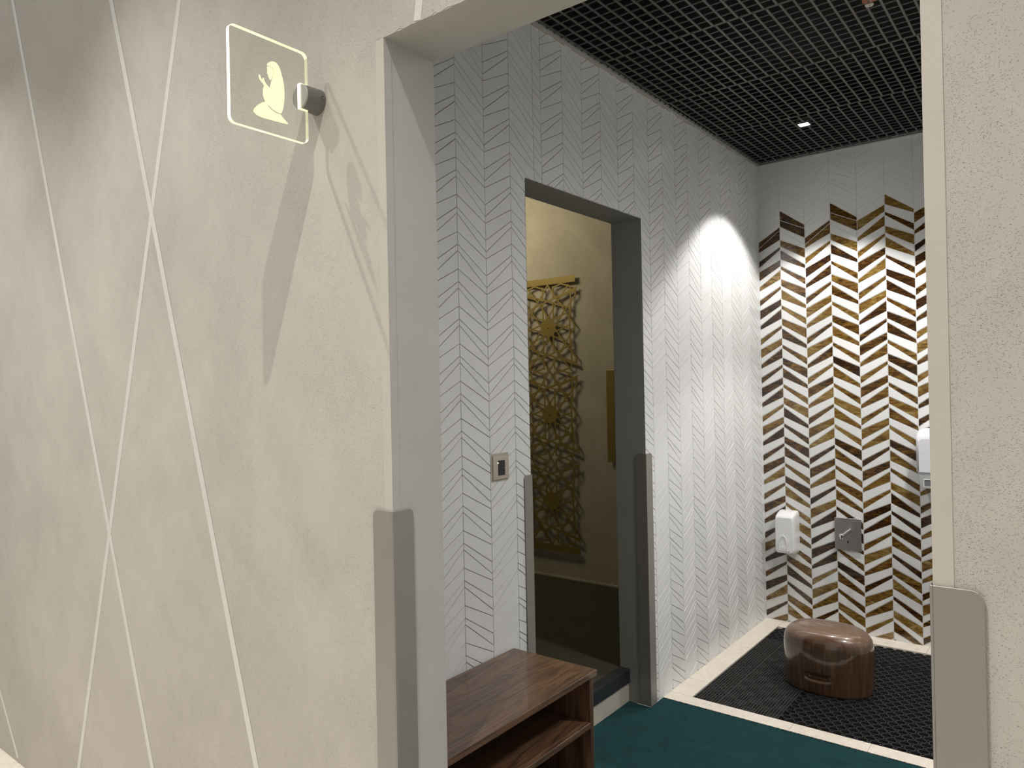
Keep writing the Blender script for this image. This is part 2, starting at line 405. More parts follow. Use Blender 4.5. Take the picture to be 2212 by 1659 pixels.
def clip(poly, ax, val, keep_less):
    out = []
    for i in range(len(poly)):
        a, b_ = poly[i], poly[(i+1) % len(poly)]
        ia = (a[ax] <= val) if keep_less else (a[ax] >= val); ib = (b_[ax] <= val) if keep_less else (b_[ax] >= val)
        if ia: out.append(a)
        if ia != ib:
            k = (val-a[ax])/(b_[ax]-a[ax]); out.append((a[0]+(b_[0]-a[0])*k, a[1]+(b_[1]-a[1])*k))
    res = []
    for p in out:
        if not res or math.hypot(p[0]-res[-1][0], p[1]-res[-1][1]) > 1e-5: res.append(p)
    if len(res) > 1 and math.hypot(res[0][0]-res[-1][0], res[0][1]-res[-1][1]) < 1e-5: res.pop()
    return res if len(res) >= 3 else None
def tile_wall(mb, cols, rects, to3, thick, amber=None, gap=.0014, frac=None):
    """cols: (u0,u1,'P'/'V' at u0,'P'/'V' at u1[,shift]); rects: visible (u0,u1,z0,z1); to3(u,z,h)->xyz"""
    for ci, cdef in enumerate(cols):
        u0, u1, k0, k1 = cdef[:4]; sh = cdef[4] if len(cdef) > 4 else 0
        la, lb = (PK if k0 == 'P' else VL), (PK if k1 == 'P' else VL)
        for k in range(-10, 18):
            for j in range(3):
                za0 = L1+sh-k*PER-la[j]; za1 = L1+sh-k*PER-(la[j+1] if j < 2 else la[0]+PER)
                zb0 = L1+sh-k*PER-lb[j]; zb1 = L1+sh-k*PER-(lb[j+1] if j < 2 else lb[0]+PER)
                mi = 0
                if amber and amber(ci, 3*k+j): mi = 2
                q = [(u0, za1), (u1, zb1), (u1, zb0), (u0, za0)]
                if frac and frac[ci]:                       # a cut strip: keep only part of a full tile
                    fa, fb = frac[ci]
                    lerp = lambda s_, a, b_: a+(b_-a)*s_
                    q = [(u0, lerp(fa, za1, zb1)), (u1, lerp(fb, za1, zb1)), (u1, lerp(fb, za0, zb0)), (u0, lerp(fa, za0, zb0))]
                base = inset(q, gap/2)
                if not base: continue
                top = inset(q, gap/2+.0007)
                if not top: top = base
                for (ra, rb, z0, z1) in rects:
                    bb, tt = base, top
                    for ax, val, less in ((0, ra, False), (0, rb, True), (1, z0, False), (1, z1, True)):
                        bb = bb and clip(bb, ax, val, less); tt = tt and clip(tt, ax, val, less)
                    if not bb or not tt: continue
                    if len(bb) != len(tt): bb = tt
                    h = thick*(1+random.uniform(-.12, .12)) 
                    tl = [random.uniform(-.00022, .00022) for _ in range(2)]
                    cu = sum(p[0] for p in tt)/len(tt); cz = sum(p[1] for p in tt)/len(tt)
                    mb.prism([to3(p[0], p[1], 0) for p in bb], [to3(p[0], p[1], h+(p[0]-cu)*tl[0]/.07+(p[1]-cz)*tl[1]/.03) for p in tt], mi)

# left wall: joints along y
js = [1.2, 1.346, 1.492, 1.638, 1.7835, 1.9275, 2.0715, 2.217]
kinds = ['P', 'V']*10
cols = []
for i in range(len(js)-1):
    a = 'P' if (i % 2 == 0) else 'V'
    cols.append((js[i], js[i+1], a, 'V' if a == 'P' else 'P'))
nfull = len(cols)
cols.append((2.217, 2.268, 'P', 'V', .035)); fr_ = [None]*nfull + [(.64, 1.0)]
y = 2.268; kk = 'V'
while y < YB:
    y2 = y+.1452 if y > 2.3 else 2.4145
    cols.append((y, y2, kk, 'P' if kk == 'V' else 'V')); fr_.append(None); kk = 'P' if kk == 'V' else 'V'; y = y2
wl = MB()
TH = .0022
XG = XL-TH
tile_wall(wl, cols, [(YI, DY0, 0, ZC+.01), (DY0, DY1, DZ, ZC+.01), (DY1, YB, 0, ZC+.01)], lambda u, z, h: (XG+h, u, z), TH, None, .0018, fr_)
for (a, b_, z0, z1) in ((YI, DY0, 0, 3.3), (DY0, DY1, DZ, 3.3), (DY1, YB+.1, 0, 3.3)):
    wl.box((XW, a, z0), (XG, b_, min(z1, ZC+.008)), 1)
# reveal linings of the inner doorway
wl.box((XW, DY1-.0008, .0), (XL+.0002, DY1+.001, DZ), 3)
wl.box((XW, DY0-.001, .0), (XL+.0002, DY0+.0008, DZ), 3)
wl.box((XW, DY0, DZ-.0008), (XL+.0002, DY1, DZ+.001), 3)
# ragged mortar along the head of the doorway
for i in range(90):
    ya = DY0+.1+(DY1-DY0-.1)*i/90
    if random.random() < .55: wl.box((XL-.002, ya, DZ-random.uniform(.0, .002)), (XL+random.uniform(.0003, .0009), ya+random.uniform(.003, .012), DZ+random.uniform(.001, .005)), 4)
struct(build('wall_left', wl, [M_TILE, M_GROUT_DK, M_AMBER, M_REVEAL2, M_SEAL]))

# back wall: joints along x
xs = [-1.6235+.1485*i for i in range(17)]
cols = []
for i in range(len(xs)-1):
    cols.append((xs[i], xs[i+1], 'V' if i % 2 == 0 else 'P', 'P' if i % 2 == 0 else 'V'))
def amber(ci, n):
    odd = (ci % 2 == 0)
    if odd:
        st = -14 if ci in (0, 2) else -15
        return n >= st and (n % 2 != 0 or (n == -14 and ci in (0, 2)))
    st = -16
    return n >= st and ((n % 2 == 0 and not (n == -14 and ci in (1, 3))) or (n == -15 and ci in (1, 3)))
wb = MB()
tile_wall(wb, cols, [(XL, XR, 0, ZC+.01)], lambda u, z, h: (u, YB+TH-h, z), TH, amber, .0030)
wb.box((XW, YB+TH, 0), (XR+.1, YB+.1, ZC+.008), 1)
struct(build('wall_back', wb, [M_TILE, M_GROUT_LT, M_AMBER]))
wr = MB(); wr.box((XR, YI, 0), (XR+.1, YB+.1, ZC+.008), 0); struct(build('wall_right', wr, [M_TILE]))

# ------------------------------------------------------------------ grid ceiling
c = MB()
PI_ = .04865; BW = .0080; BH = .004
x = -1.600; ix = 0
ys_seam = [1.25, 1.50, 2.102, 2.704, 3.306, 3.908, 4.510, YB-.004]
for sx in range(int((XR+1.6)/PI_)+1):
    xc = -1.578+PI_*sx
    if xc > XR: break
    for k in range(len(ys_seam)-1):
        off = (.0, .006, -.004, .003, .010, -.002, .004)[k]
        c.box((xc+off-BW/2, ys_seam[k]+.0035, ZC), (xc+off+BW/2, ys_seam[k+1]-.0035, ZC+BH), 0)
for k in range(len(ys_seam)-1):
    n_ = max(1, round((ys_seam[k+1]-ys_seam[k])/PI_))
    for q in range(n_+1):
        yc = ys_seam[k] + .0035 + (ys_seam[k+1]-ys_seam[k]-.007)*q/n_
        c.box((XL+.006, yc-.0026, ZC+.001), (XR, yc+.0026, ZC+BH+.001), 0)
c.box((XW, YI, 3.28), (XR+.1, YB+.1, 3.34), 1)
c.box((XW, YI, ZC+.009), (XL-.004, YB+.1, 3.28), 1); c.box((XL-.004, YB+.004, ZC+.009), (XR+.1, YB+.1, 3.28), 1)
c.box((XR+.004, YI, ZC+.009), (XR+.1, YB+.004, 3.28), 1); c.box((XL-.004, YI+.001, ZC+.009), (XR+.004, YI+.02, 3.28), 1)
struct(build('ceiling', c, [M_BLACKMETAL, M_BLACK]))
tr_ = MB()                                    # wall angle of the ceiling with smeared mortar under it
tr_.box((XL, YI, ZC-.004), (XL+.010, YB, ZC+.012), 0); tr_.box((XL, YB-.010, ZC-.004), (XR, YB, ZC+.012), 0)
y = YI
while y < YB-.05:
    l_ = random.uniform(.02, .09); tr_.box((XL, y, ZC-random.uniform(.005, .014)), (XL+random.uniform(.002, .006), y+l_, ZC-.003), 1); y += l_*.9
struct(build('trim_1', tr_, [M_PLASTIC_GREY, M_SEAL]))

# ------------------------------------------------------------------ floors
f = MB()
f.box((XL, YI-.157, -.12), (XR, 3.176, 0), 0)
random.seed(11)
y0 = 3.176                                     # fuzzy cut edge of the carpet
for i in range(700):
    xa = XL+.003+(XR-XL)*i/700; f.box((xa, y0-.003, -.006), (xa+random.uniform(.001, .0026), y0+random.uniform(.0005, .004), random.uniform(-.001, .0028)), 0)
f.box((-1.733, DY0+.002, -.12), (XL-.0003, DY1-.002, -.0003), 0)
struct(build('floor', f, [M_CARPET]))
fc = MB(); fc.box((-7, -3, -.12), (3.2, YF, 0)); struct(build('floor_corridor', fc, [M_STONE]))
g_ = MB()
ST = .0015
def stone(x0, y0, x1, y1): g_.box((x0+.0008, y0+.0008, -.03), (x1-.0008, y1-.0008, ST), 0)
FY0, FY1 = 3.180, 3.263; LX1 = -1.4975; BY0 = 4.503
stone(XL, FY0, -1.023, FY1); stone(-1.023, FY0, -.7115, FY1); stone(-.7115, FY0, -.31, FY1); stone(-.31, FY0, .09, FY1); stone(.09, FY0, XR, FY1)
stone(XL, FY1, LX1, 3.466); stone(XL, 3.466, LX1, 4.05); stone(XL, 4.05, LX1, YB)
stone(LX1, BY0, -1.1, YB); stone(-1.1, BY0, -.70, YB); stone(-.70, BY0, -.2, YB); stone(-.2, BY0, XR, YB)
g_.box((XL, 3.176, -.05), (XR, YB, -.030), 1); g_.box((XL, FY0+.002, -.03), (XR, FY1-.002, ST-.0012), 2); g_.box((XL+.001, FY1-.002, -.03), (LX1-.002, YB, ST-.0012), 2); g_.box((LX1, BY0+.002, -.03), (XR, YB, ST-.0012), 2)
g_.box((LX1, FY1, -.03), (LX1+.004, BY0, -.002), 3)
struct(build('trim_2', g_, [M_STONE, M_BLACK, M_GROUT_DK, M_STEEL]))

# drain mats
def ribbed_mat(x0, y0, x1, y1, label):
    r = MB(); n = max(2, round((x1-x0)/.0135)); zt = -.0005
    for i in range(n+1):
        xx = x0+.0015+(x1-x0-.003)*i/n; r.box((xx-.0015, y0+.001, zt-.012), (xx+.0015, y1-.001, zt))
    k = max(2, round((y1-y0)/.0145))
    for i in range(k+1):
        yy = y0+.0015+(y1-y0-.003)*i/k; r.box((x0+.001, yy-.0012, zt-.012), (x1-.001, yy+.0012, zt-.0006))
    # finer ribs in alternate chequers
    m_ = 5; cw = (x1-x0)/m_; rows_ = max(1, round((y1-y0)/cw)); chh = (y1-y0)/rows_
    for a in range(m_):
        for bq in range(rows_):
            if (a+bq) % 2: continue
            q = int(chh/.0145*2)
            for i in range(q):
                yy = y0+bq*chh+chh*(i+.5)/q; r.box((x0+a*cw, yy-.001, zt-.010), (x0+(a+1)*cw, yy+.001, zt-.0008))
    r.box((x0+.001, y0+.001, -.029), (x1-.001, y1-.001, -.026), 0)
    for xx in (x0+.02, x1-.02):
        for yy in (y0+.02, y1-.02): r.box((xx-.006, yy-.006, -.029), (xx+.006, yy+.006, zt-.01), 0)
    o = build('drain_mat', r, [M_RUBBER2], None, loc=((x0+x1)/2, (y0+y1)/2, -.029))
    return tag(o, label, 'mat', 'black rubber mats of the washing area')
XD = -1.096
ribbed_mat(LX1+.006, FY1+.002, -1.378, 3.392, 'small ribbed black mat piece in the stone frame corner by the carpet')
ribbed_mat(-1.376, FY1+.002, XD-.001, 3.366, 'narrow ribbed black mat strip along the stone kerb left of the oval-holed mat')
ribbed_mat(LX1+.006, 3.394, -1.378, 4.268, 'long narrow ribbed black mat strip against the left stone border')
ribbed_mat(-1.376, 3.368, XD-.001, 4.268, 'wide ribbed black mat panel to the left of the wooden stool')
def oval_mat(x0, y0, x1, y1, label, px=.049, py=.0325):
    r = MB(); zt = .0
    nx = int((x1-x0)/px)+2; ny = int((y1-y0)/py)
    a_, b_ = px*.425, py*.56; wall_ = .0024
    for iy in range(ny+1):
        for ix in range(nx):
            cx = x0+px*(ix+(.5 if iy % 2 else 0)); cy = y0+py*(iy+.5)
            if cx-a_ < x0 or cx+a_ > x1 or cy-b_ < y0-.004 or cy+b_ > y1+.004: continue
            o_r, i_r, o_b = [], [], []; q = 18
            for s in range(q):
                tt = 2*math.pi*s/q; ct, st_ = math.cos(tt), math.sin(tt)
                ex = 2.6
                ux = math.copysign(abs(ct)**(2/ex), ct); uy = math.copysign(abs(st_)**(2/ex), st_)
                o_r.append((cx+a_*ux, cy+b_*uy, zt)); i_r.append((cx+(a_-wall_)*ux, cy+(b_-wall_)*uy, zt)); o_b.append((cx+(a_-wall_)*ux, cy+(b_-wall_)*uy, zt-.012))
            ob = [(p[0], p[1], zt-.012) for p in o_r]
            r.grid([ob, o_r, i_r, o_b], 0, True, False)
            # webs to the neighbours
            for sgn in (-1, 1):
                r.box((cx+sgn*a_*.98, cy-.003, zt-.012), (cx+sgn*px*.5, cy+.003, zt-.0004))
    r.box((x0+.001, y0+.001, -.029), (x1-.001, y1-.001, -.026), 0)
    for xx in (x0+.04, x1-.04):
        for yy in (y0+.03, y1-.03): r.box((xx-.01, yy-.01, -.029), (xx+.01, yy+.01, zt-.010), 0)
    o = build('drain_mat', r, [M_RUBBER], None, loc=((x0+x1)/2, (y0+y1)/2, -.029))
    return tag(o, label, 'mat', 'black rubber mats of the washing area')
oval_mat(XD+.001, FY1+.001, -.02, 4.224, 'large black rubber mat with oval holes under and right of the stool')
oval_mat(LX1+.006, 4.272, XD-.001, BY0-.002, 'small black oval-holed mat piece in the far left corner behind the stool')
oval_mat(XD+.001, 4.227, -.02, BY0+.010, 'black oval-holed mat strip along the far stone border below the tap')

# ------------------------------------------------------------------ prayer room seen through the doorway
ZS = .151
pr = MB(); pr.box((-5.2, YI, -.05), (-1.7345, 4.235, ZS)); struct(build('floor_prayer_room', pr, [M_CARPET2]))
pw = MB(); pw.box((-5.2, 4.235, 0), (XW, 4.335, 3.3)); pw.box((-5.3, YI, 0), (-5.2, 4.335, 3.3)); struct(build('wall_prayer_room', pw, [M_PLASTER_ROOM]))
pb = MB(); pb.box((-5.2, 4.228, ZS), (XW, 4.235, ZS+.012)); struct(build('baseboard_prayer_room', pb, [M_PLASTER_ROOM]))
pc = MB(); pc.box((-5.3, YI, 3.0), (XW, 4.335, 3.1)); struct(build('ceiling_prayer_room', pc, [M_PAINT]))
s_ = MB(); s_.box((-1.733, DY0+.002, .0), (-1.72, DY1-.002, .090), 0); struct(build('trim_3', s_, [M_RISER]))
s_ = MB(); s_.box((-1.7625, DY0+.002, ZS+.0005), (-1.712, DY1-.002, ZS+.004), 0); s_.box((-1.7335, DY0+.002, .091), (-1.712, DY1-.002, ZS+.0005), 0)
tag(build('step_nosing', s_, [M_STEPMETAL], bevel=.0015), 'charcoal metal nosing strip on the raised step of the inner doorway', 'step edge')
# flaked paint beside the nosing
s_ = MB()
s_.box((-1.775, DY1-.02, ZS), (-1.766, DY1-.001, ZS+.005))

# ------------------------------------------------------------------ corner guards
def guard(name, pts_z, corner, dirs, wid, z0, z1, label, gap_side=False):
    """L profile with rounded outer top corners, hugging an outside corner"""
    cx, cy = corner; g = MB(); th = .002; r = .016
    for (dx, dy), (nx, ny), wdt in dirs:
        prof = [(0, z0), (wdt, z0), (wdt, z1-r)] + [(wdt-r+r*math.cos(a), z1-r+r*math.sin(a)) for a in (math.pi/2*i/8 for i in range(1, 9))] + [(0, z1)]
        off = .0015
        base = [(cx+dx*u+nx*off, cy+dy*u+ny*off, z) for u, z in prof]
        top = [(cx+dx*u+nx*(off+th), cy+dy*u+ny*(off+th), z) for u, z in prof]
        g.prism(base, top)
    # the fold
    (d1, n1_, _), (d2, n2_, _) = dirs
    q = .0035
    a = (cx, cy); ring = [(cx+n1_[0]*q, cy+n1_[1]*q), (cx+n1_[0]*q+n2_[0]*q, cy+n1_[1]*q+n2_[1]*q), (cx+n2_[0]*q, cy+n2_[1]*q), a]
    g.prism([(p[0], p[1], z0) for p in ring], [(p[0], p[1], z1) for p in ring])
    return tag(build(name, g, [M_GUARD], None, .0006, 1, (cx, cy, z0)), label, 'corner guard', 'metal corner guards')
ZG = 1.231
guard('corner_guard', None, (JL+P, YF-P), (((-1, 0), (0, -1), .062), ((0, 1), (1, 0), .060)), None, .0, ZG, 'tall metal corner guard on the left front jamb beside the beige plaster')
guard('corner_guard', None, (JR-P, YF-P), (((1, 0), (0, -1), .058), ((0, 1), (-1, 0), .060)), None, .0, ZG-.004, 'metal corner guard on the near right jamb at the picture edge')
guard('corner_guard', None, (XL+.001, DY0+.0008), (((0, -1), (1, 0), .044), ((-1, 0), (0, 1), .050)), None, .0, 1.174, 'grey metal corner guard on the left side of the inner doorway')
guard('corner_guard', None, (XL+.001, DY1-.0008), (((0, 1), (1, 0), .056), ((-1, 0), (0, -1), .052)), None, .002, 1.174, 'grey metal corner guard on the right side of the inner doorway')

# ------------------------------------------------------------------ blade sign
XS = -1.430; T2 = .0055
sg = thing('blade_sign', (XS, YF, 2.186), 'edge-lit clear acrylic sign with glowing kneeling praying figure', 'sign')
ya, yb, za, zb = .8665, 1.0665, 2.0785, 2.2915; rr = .014
def arc(cy, cz, a0, a1, r_): return [(cy+r_*math.cos(math.radians(a0+(a1-a0)*i/8)), cz+r_*math.sin(math.radians(a0+(a1-a0)*i/8))) for i in range(9)]
NZ0, NZ1, NY = 2.158, 2.217, 1.0455
out = arc(ya+rr, za+rr, 180, 270, rr) + arc(yb-rr, za+rr, 270, 360, rr) + [(yb, NZ0), (NY, NZ0), (NY, NZ1), (yb, NZ1)] + arc(yb-rr, zb-rr, 0, 90, rr) + arc(ya+rr, zb-rr, 90, 180, rr)
pm = MB()
k = len(out); fa = [(XS+T2, p[0], p[1]) for p in out]; fb = [(XS-T2, p[0], p[1]) for p in out]
pm.poly(fa, 0); pm.poly(list(reversed(fb)), 0)
panel = build('panel', pm, [M_ACRYL], sg)
rim = MB()
for i in range(k):
    j = (i+1) % k
    mid = (out[i][0]+out[j][0])/2
    br = 1 if (mid < ya+.002 or abs(mid-NY) < .001) else (2 if abs(mid-yb) < .0005 else 0)
    rim.poly([fa[i], fa[j], fb[j], fb[i]], br)
ro = build('lit_edge', rim, [M_EDGE, M_EDGE2, M_EDGE3], panel); ro['label'] = 'glowing yellow edge of the acrylic panel'
BODY = [(.9585,2.2293),(.96,2.2331),(.9633,2.2367),(.9676,2.2397),(.9709,2.2412),(.9752,2.2422),(.9785,2.2424),(.9823,2.2415),(.985,2.2398),(.9879,2.2367),(.9903,2.2332),(.9926,2.2282),(.9945,2.2231),(.9967,2.2162),(.9986,2.2091),(1.0004,2.2011),(1.0015,2.1938),(1.0021,2.1863),(1.0023,2.1797),(1.002,2.1719),(1.0014,2.1641),(1.0006,2.1562),(.9994,2.1491),(.9978,2.142),(.9958,2.1366),(.9944,2.1329),(.9926,2.1302),(.988,2.1299),(.9836,2.1303),(.9782,2.1314),(.9728,2.1329),(.9675,2.1354),(.9622,2.1384),(.9585,2.1406),(.9548,2.1433),(.9526,2.1459),(.9507,2.1491),(.9489,2.1527),(.9477,2.1566),(.947,2.1606),(.9469,2.1647),(.947,2.1685),(.9475,2.1724),(.9485,2.176),(.9501,2.1797),(.9491,2.1822),(.9473,2.1845),(.9448,2.1863),(.9421,2.188),(.9401,2.1901),(.9386,2.1929),(.9374,2.1958),(.9369,2.1989),(.9372,2.2005),(.9379,2.2013),(.9388,2.2012),(.9401,2.1999),(.9413,2.1975),(.9428,2.1952),(.9441,2.193),(.9453,2.1913),(.9462,2.1905),(.9463,2.1926),(.9468,2.1946),(.9473,2.1963),(.9481,2.1973),(.949,2.1974),(.9497,2.1966),(.9496,2.1945),(.9499,2.1926),(.9516,2.1896),(.9537,2.1865),(.9563,2.1843),(.9589,2.1825),(.9615,2.1805),(.9639,2.1789),(.9649,2.182),(.9665,2.1867),(.9679,2.1919),(.969,2.1965),(.9704,2.2002),(.9725,2.2065),(.9741,2.2118),(.975,2.2168),(.9751,2.2201),(.9746,2.2233),(.9737,2.2258),(.9722,2.2277),(.9701,2.2289),(.9674,2.2294),(.9647,2.2295),(.9621,2.2291),(.9585,2.2281)]
FACE = [(.9589,2.2261),(.9615,2.2271),(.9642,2.2277),(.9668,2.2276),(.9693,2.2269),(.9713,2.2252),(.9726,2.2227),(.9733,2.2196),(.9733,2.2162),(.9726,2.2123),(.9712,2.208),(.9697,2.2038),(.9684,2.2005),(.9669,2.198),(.9654,2.1988),(.9641,2.2001),(.9625,2.2029),(.9612,2.2056),(.9607,2.2075),(.9609,2.2089),(.9601,2.2101),(.9587,2.2109),(.9583,2.2116),(.9592,2.214),(.9594,2.2155),(.959,2.2182),(.9588,2.2219)]
LEGS = [(.9511,2.1448),(.9442,2.141),(.9373,2.1359),(.9304,2.1295),(.9248,2.1226),(.9223,2.1176),(.9225,2.1148),(.9286,2.1105),(.9367,2.1084),(.9448,2.1078),(.9641,2.1082),(.9754,2.1086),(.9867,2.1092),(1.0039,2.1102),(1.0083,2.1101),(1.0106,2.1125),(1.0069,2.1147),(1.0026,2.1175),(.9984,2.1206),(.9956,2.1231),(.9919,2.127),(.9857,2.1272),(.9786,2.1277),(.9716,2.1299),(.9647,2.1328),(.9598,2.1361),(.9552,2.1411)]
pg = MB()
for shp in (BODY, FACE, LEGS):
    pg.prism([(XS+T2-.0012, a, b_) for a, b_ in shp], [(XS+T2+.0003, a, b_) for a, b_ in shp])
po = build('praying_figure', pg, [M_PICTO], panel); po['label'] = 'glowing kneeling figure with raised hands'
bk = MB(); bz = 2.187; by0 = 1.0475
bk.tube((XS, YF-.0005, bz), (XS, by0+.003, bz), .0300, .0285, 48, 0)
bk.tube((XS, by0+.003, bz), (XS, by0, bz), .0285, .0270, 48, 1)
bo = build('bracket', bk, [M_BRACKET, M_BRACKET_FACE], sg)
sc2 = MB(); sc2.tube((XS+.0285, YF-.012, bz+.003), (XS+.0325, YF-.012, bz+.003), .0042, .0042, 16, 0); sc2.tube((XS+.0325, YF-.012, bz+.003), (XS+.0328, YF-.012, bz+.003), .002, .002, 6, 1)
build('screw', sc2, [M_BRACKET, M_BLACKPL], bo)

# ------------------------------------------------------------------ light switch
sw = thing('light_switch', (XL, 1.979, 1.2185), 'brushed nickel wall switch with two black rockers on white tile', 'switch')
q = MB(); q.box((XL, 1.9355, 1.177), (XL+.007, 2.022, 1.260)); pl = build('plate', q, [M_SWITCH], sw, .002)
q = MB(); q.box((XL+.0065, 1.962, 1.2172), (XL+.0092, 1.997, 1.2435)); build('rocker', q, [M_BLACKPL], sw, .0008)
q = MB(); q.box((XL+.0065, 1.962, 1.1912), (XL+.0092, 1.997, 1.2165)); build('rocker', q, [M_BLACKPL], sw, .0008)
q = MB(); q.box((XL+.007, 1.9595, 1.234), (XL+.0090, 1.9618, 1.2365)); o = build('indicator_light', q, [M_LED], sw); o['label'] = 'tiny glowing green indicator'
q = MB()
for (a, b_, z0, z1) in ((1.9335, 2.026, 1.2595, 1.268), (1.930, 1.9365, 1.172, 1.265), (2.0215, 2.0255, 1.174, 1.2655), (1.934, 2.022, 1.1695, 1.1775)):
    q.box((XL, a, z0), (XL+.0012, b_, z1))
o = build('sealant_smear', q, [M_SEAL], sw, .0008); o['label'] = 'smeared grey sealant around the plate'

# ------------------------------------------------------------------ lattice screen in the prayer room
YLt = 4.211; HUBX = -2.9555; HUBS = (1.902, 1.298, .692); PV = .605
la = thing('lattice_screen', (HUBX, 4.235, .34), 'brass wall screen of interlaced ten-pointed stars behind the doorway', 'screen')
q = MB(); q.box((-3.185, YLt-.0015, 2.207), (-2.726, YLt+.0015, 2.252)); build('top_rail', q, [M_BRASS], la)
q = MB(); q.box((-3.185, YLt-.0015, .340), (-2.726, YLt+.0015, .385)); build('bottom_rail', q, [M_BRASS], la)
UM = .245
def seg_bar(mb, a, b_, wd_=.0105, th=.0015):
    """flat strap between two points of the screen plane, clipped to the panel; a folded tail runs back to the wall"""
    (u0, v0), (u1, v1) = a, b_
    th = .0012+.0007*random.random(); lo_, hi_ = .383, 2.209
    def cl(p, q_, ax, val, less):
        if p is None: return None
        a_, c_ = p
        ia = (a_[ax] <= val) if less else (a_[ax] >= val); ic = (c_[ax] <= val) if less else (c_[ax] >= val)
        if ia and ic: return p
        if not ia and not ic: return None
        k_ = (val-a_[ax])/(c_[ax]-a_[ax]); m_ = (a_[0]+(c_[0]-a_[0])*k_, a_[1]+(c_[1]-a_[1])*k_)
        return (a_, m_) if ia else (m_, c_)
    s2 = ((u0, v0), (u1, v1))
    for ax, val, less in ((1, lo_, False), (1, hi_, True), (0, HUBX-UM, False), (0, HUBX+UM, True)):
        s2 = cl(s2, None, ax, val, less)
    if not s2: return
    (u0, v0), (u1, v1) = s2
    d = Vector((u1-u0, v1-v0)); ln = d.length
    if ln < .004: return
    d /= ln; n_ = Vector((-d.y, d.x))*wd_/2
    ps = [(u0-n_.x, v0-n_.y), (u1-n_.x, v1-n_.y), (u1+n_.x, v1+n_.y), (u0+n_.x, v0+n_.y)]
    mb.prism([(p[0], YLt+th, p[1]) for p in ps], [(p[0], YLt-th, p[1]) for p in ps])
    for (u, vv) in ((u0, v0), (u1, v1)):
        if abs(abs(u-HUBX)-UM) < .002:
            mb.box((u-.002, YLt-th, vv-wd_/2), (u+.002, YLt+.023, vv+wd_/2))
q = MB()
d_in, h_in = .0715*PV, .302*PV; d_out = .298*PV; h_out = d_out*math.tan(math.radians(36))
for hz in HUBS:
    for k in range(10):
        a = math.radians(36*k); nx, nz = math.cos(a), math.sin(a); tx, tz = -nz, nx
        p = lambda dd, h: (HUBX+nx*dd+tx*h, hz+nz*dd+tz*h)
        seg_bar(q, p(d_in, -h_in), p(d_in, h_in))
        seg_bar(q, p(d_out, -h_out), p(d_out, h_out))
for mz in [HUBS[0]+PV/2] + [h-PV/2 for h in HUBS]:
    for s in (-1, 1):
        l_ = .25*PV; a = math.radians(36)
        seg_bar(q, (HUBX-s*l_*math.sin(a), mz-l_*math.cos(a)), (HUBX+s*l_*math.sin(a), mz+l_*math.cos(a)))
        for e in (-1, 1):
            seg_bar(q, (HUBX+s*.0735*PV, mz+e*.02*PV), (HUBX+s*.0735*PV, mz+e*.168*PV))
            seg_bar(q, (HUBX, mz+e*.192*PV), (HUBX+s*.40*PV, mz+e*.062*PV))
            seg_bar(q, (HUBX+s*.0735*PV, mz+e*.036*PV), (HUBX+s*.32*PV, mz-e*.044*PV))
            for (ua, va, ub, vb) in ((.137, .198, .256, .286), (.24, .304, .386, .139), (.386, .139, .375, .09), (.137, .198, .29, .02), (.385, .086, .18, .152), (.315, .05, .315, .36)):
                seg_bar(q, (HUBX+s*ua*PV, mz+e*va*PV), (HUBX+s*ub*PV, mz+e*vb*PV))
build('star_lattice', q, [M_BRASS], la)
for hz in HUBS:
    q = MB(); pts = []
    for k in range(20):
        a = math.radians(90+18*k); r_ = (.1245 if k % 2 == 0 else .084)*PV
        pts.append((HUBX+r_*math.cos(a), hz+r_*math.sin(a)))
    q.prism([(p[0], YLt+.0016, p[1]) for p in pts], [(p[0], YLt-.0022, p[1]) for p in pts])
    st_ = build('star_plate', q, [M_BRASS], la)
    q = MB(); q.dome((HUBX, YLt-.0022, hz), (0, -1, 0), .0052, .005); q.tube((HUBX, YLt, hz), (HUBX, 4.235, hz), .004, .004, 12)
    build('screw', q, [M_BRASS], st_)
q = MB(); q.box((-2.497, 4.212, .985), (-2.437, 4.216, 1.594), 0); q.box((-2.470, 4.216, 1.02), (-2.460, 4.235, 1.04), 0); q.box((-2.470, 4.216, 1.54), (-2.460, 4.235, 1.56), 0)
pb_ = build('brass_strip', q, [M_BRASS], None, .003, 2, (-2.467, 4.235, 1.29)); tag(pb_, 'plain upright brass strip on the plaster wall right of the star screen', 'wall plate')

# ------------------------------------------------------------------ shoe cabinet
cb = thing('shoe_cabinet', (-1.43, 1.64, 0), 'dark brown wooden shoe cabinet standing under the light switch', 'cabinet')
CX0, CX1, CY0, CY1, CZ = -1.600, -1.259, 1.262, 2.028, .577
q = MB(); q.box((CX0, CY0, CZ-.019), (CX1, CY1, CZ)); build('top', q, [M_WOOD], cb, .0012)
q = MB(); q.box((CX0, CY1-.036, 0), (CX1-.005, CY1-.017, CZ-.0195)); build('side_panel', q, [M_WOOD_V], cb, .001)
q = MB(); q.box((CX0, CY0+.004, 0), (CX1-.005, CY0+.023, CZ-.0195)); build('side_panel', q, [M_WOOD_V], cb, .001)
q = MB(); q.box((CX0, CY0+.0235, .0), (CX0+.008, CY1-.0365, CZ-.0195)); build('back_panel', q, [M_WOOD], cb)
q = MB(); q.box((CX0+.0085, CY0+.0235, .399), (CX1-.004, CY1-.0365, .417)); build('shelf', q, [M_WOOD], cb, .001)
q = MB(); q.box((CX0+.0085, CY0+.0235, .21), (CX1-.004, CY1-.0365, .228)); build('shelf', q, [M_WOOD], cb, .001)
q = MB(); q.box((CX0+.0085, CY0+.0235, .03), (CX1-.004, CY1-.0365, .048)); build('shelf', q, [M_WOOD], cb, .001)

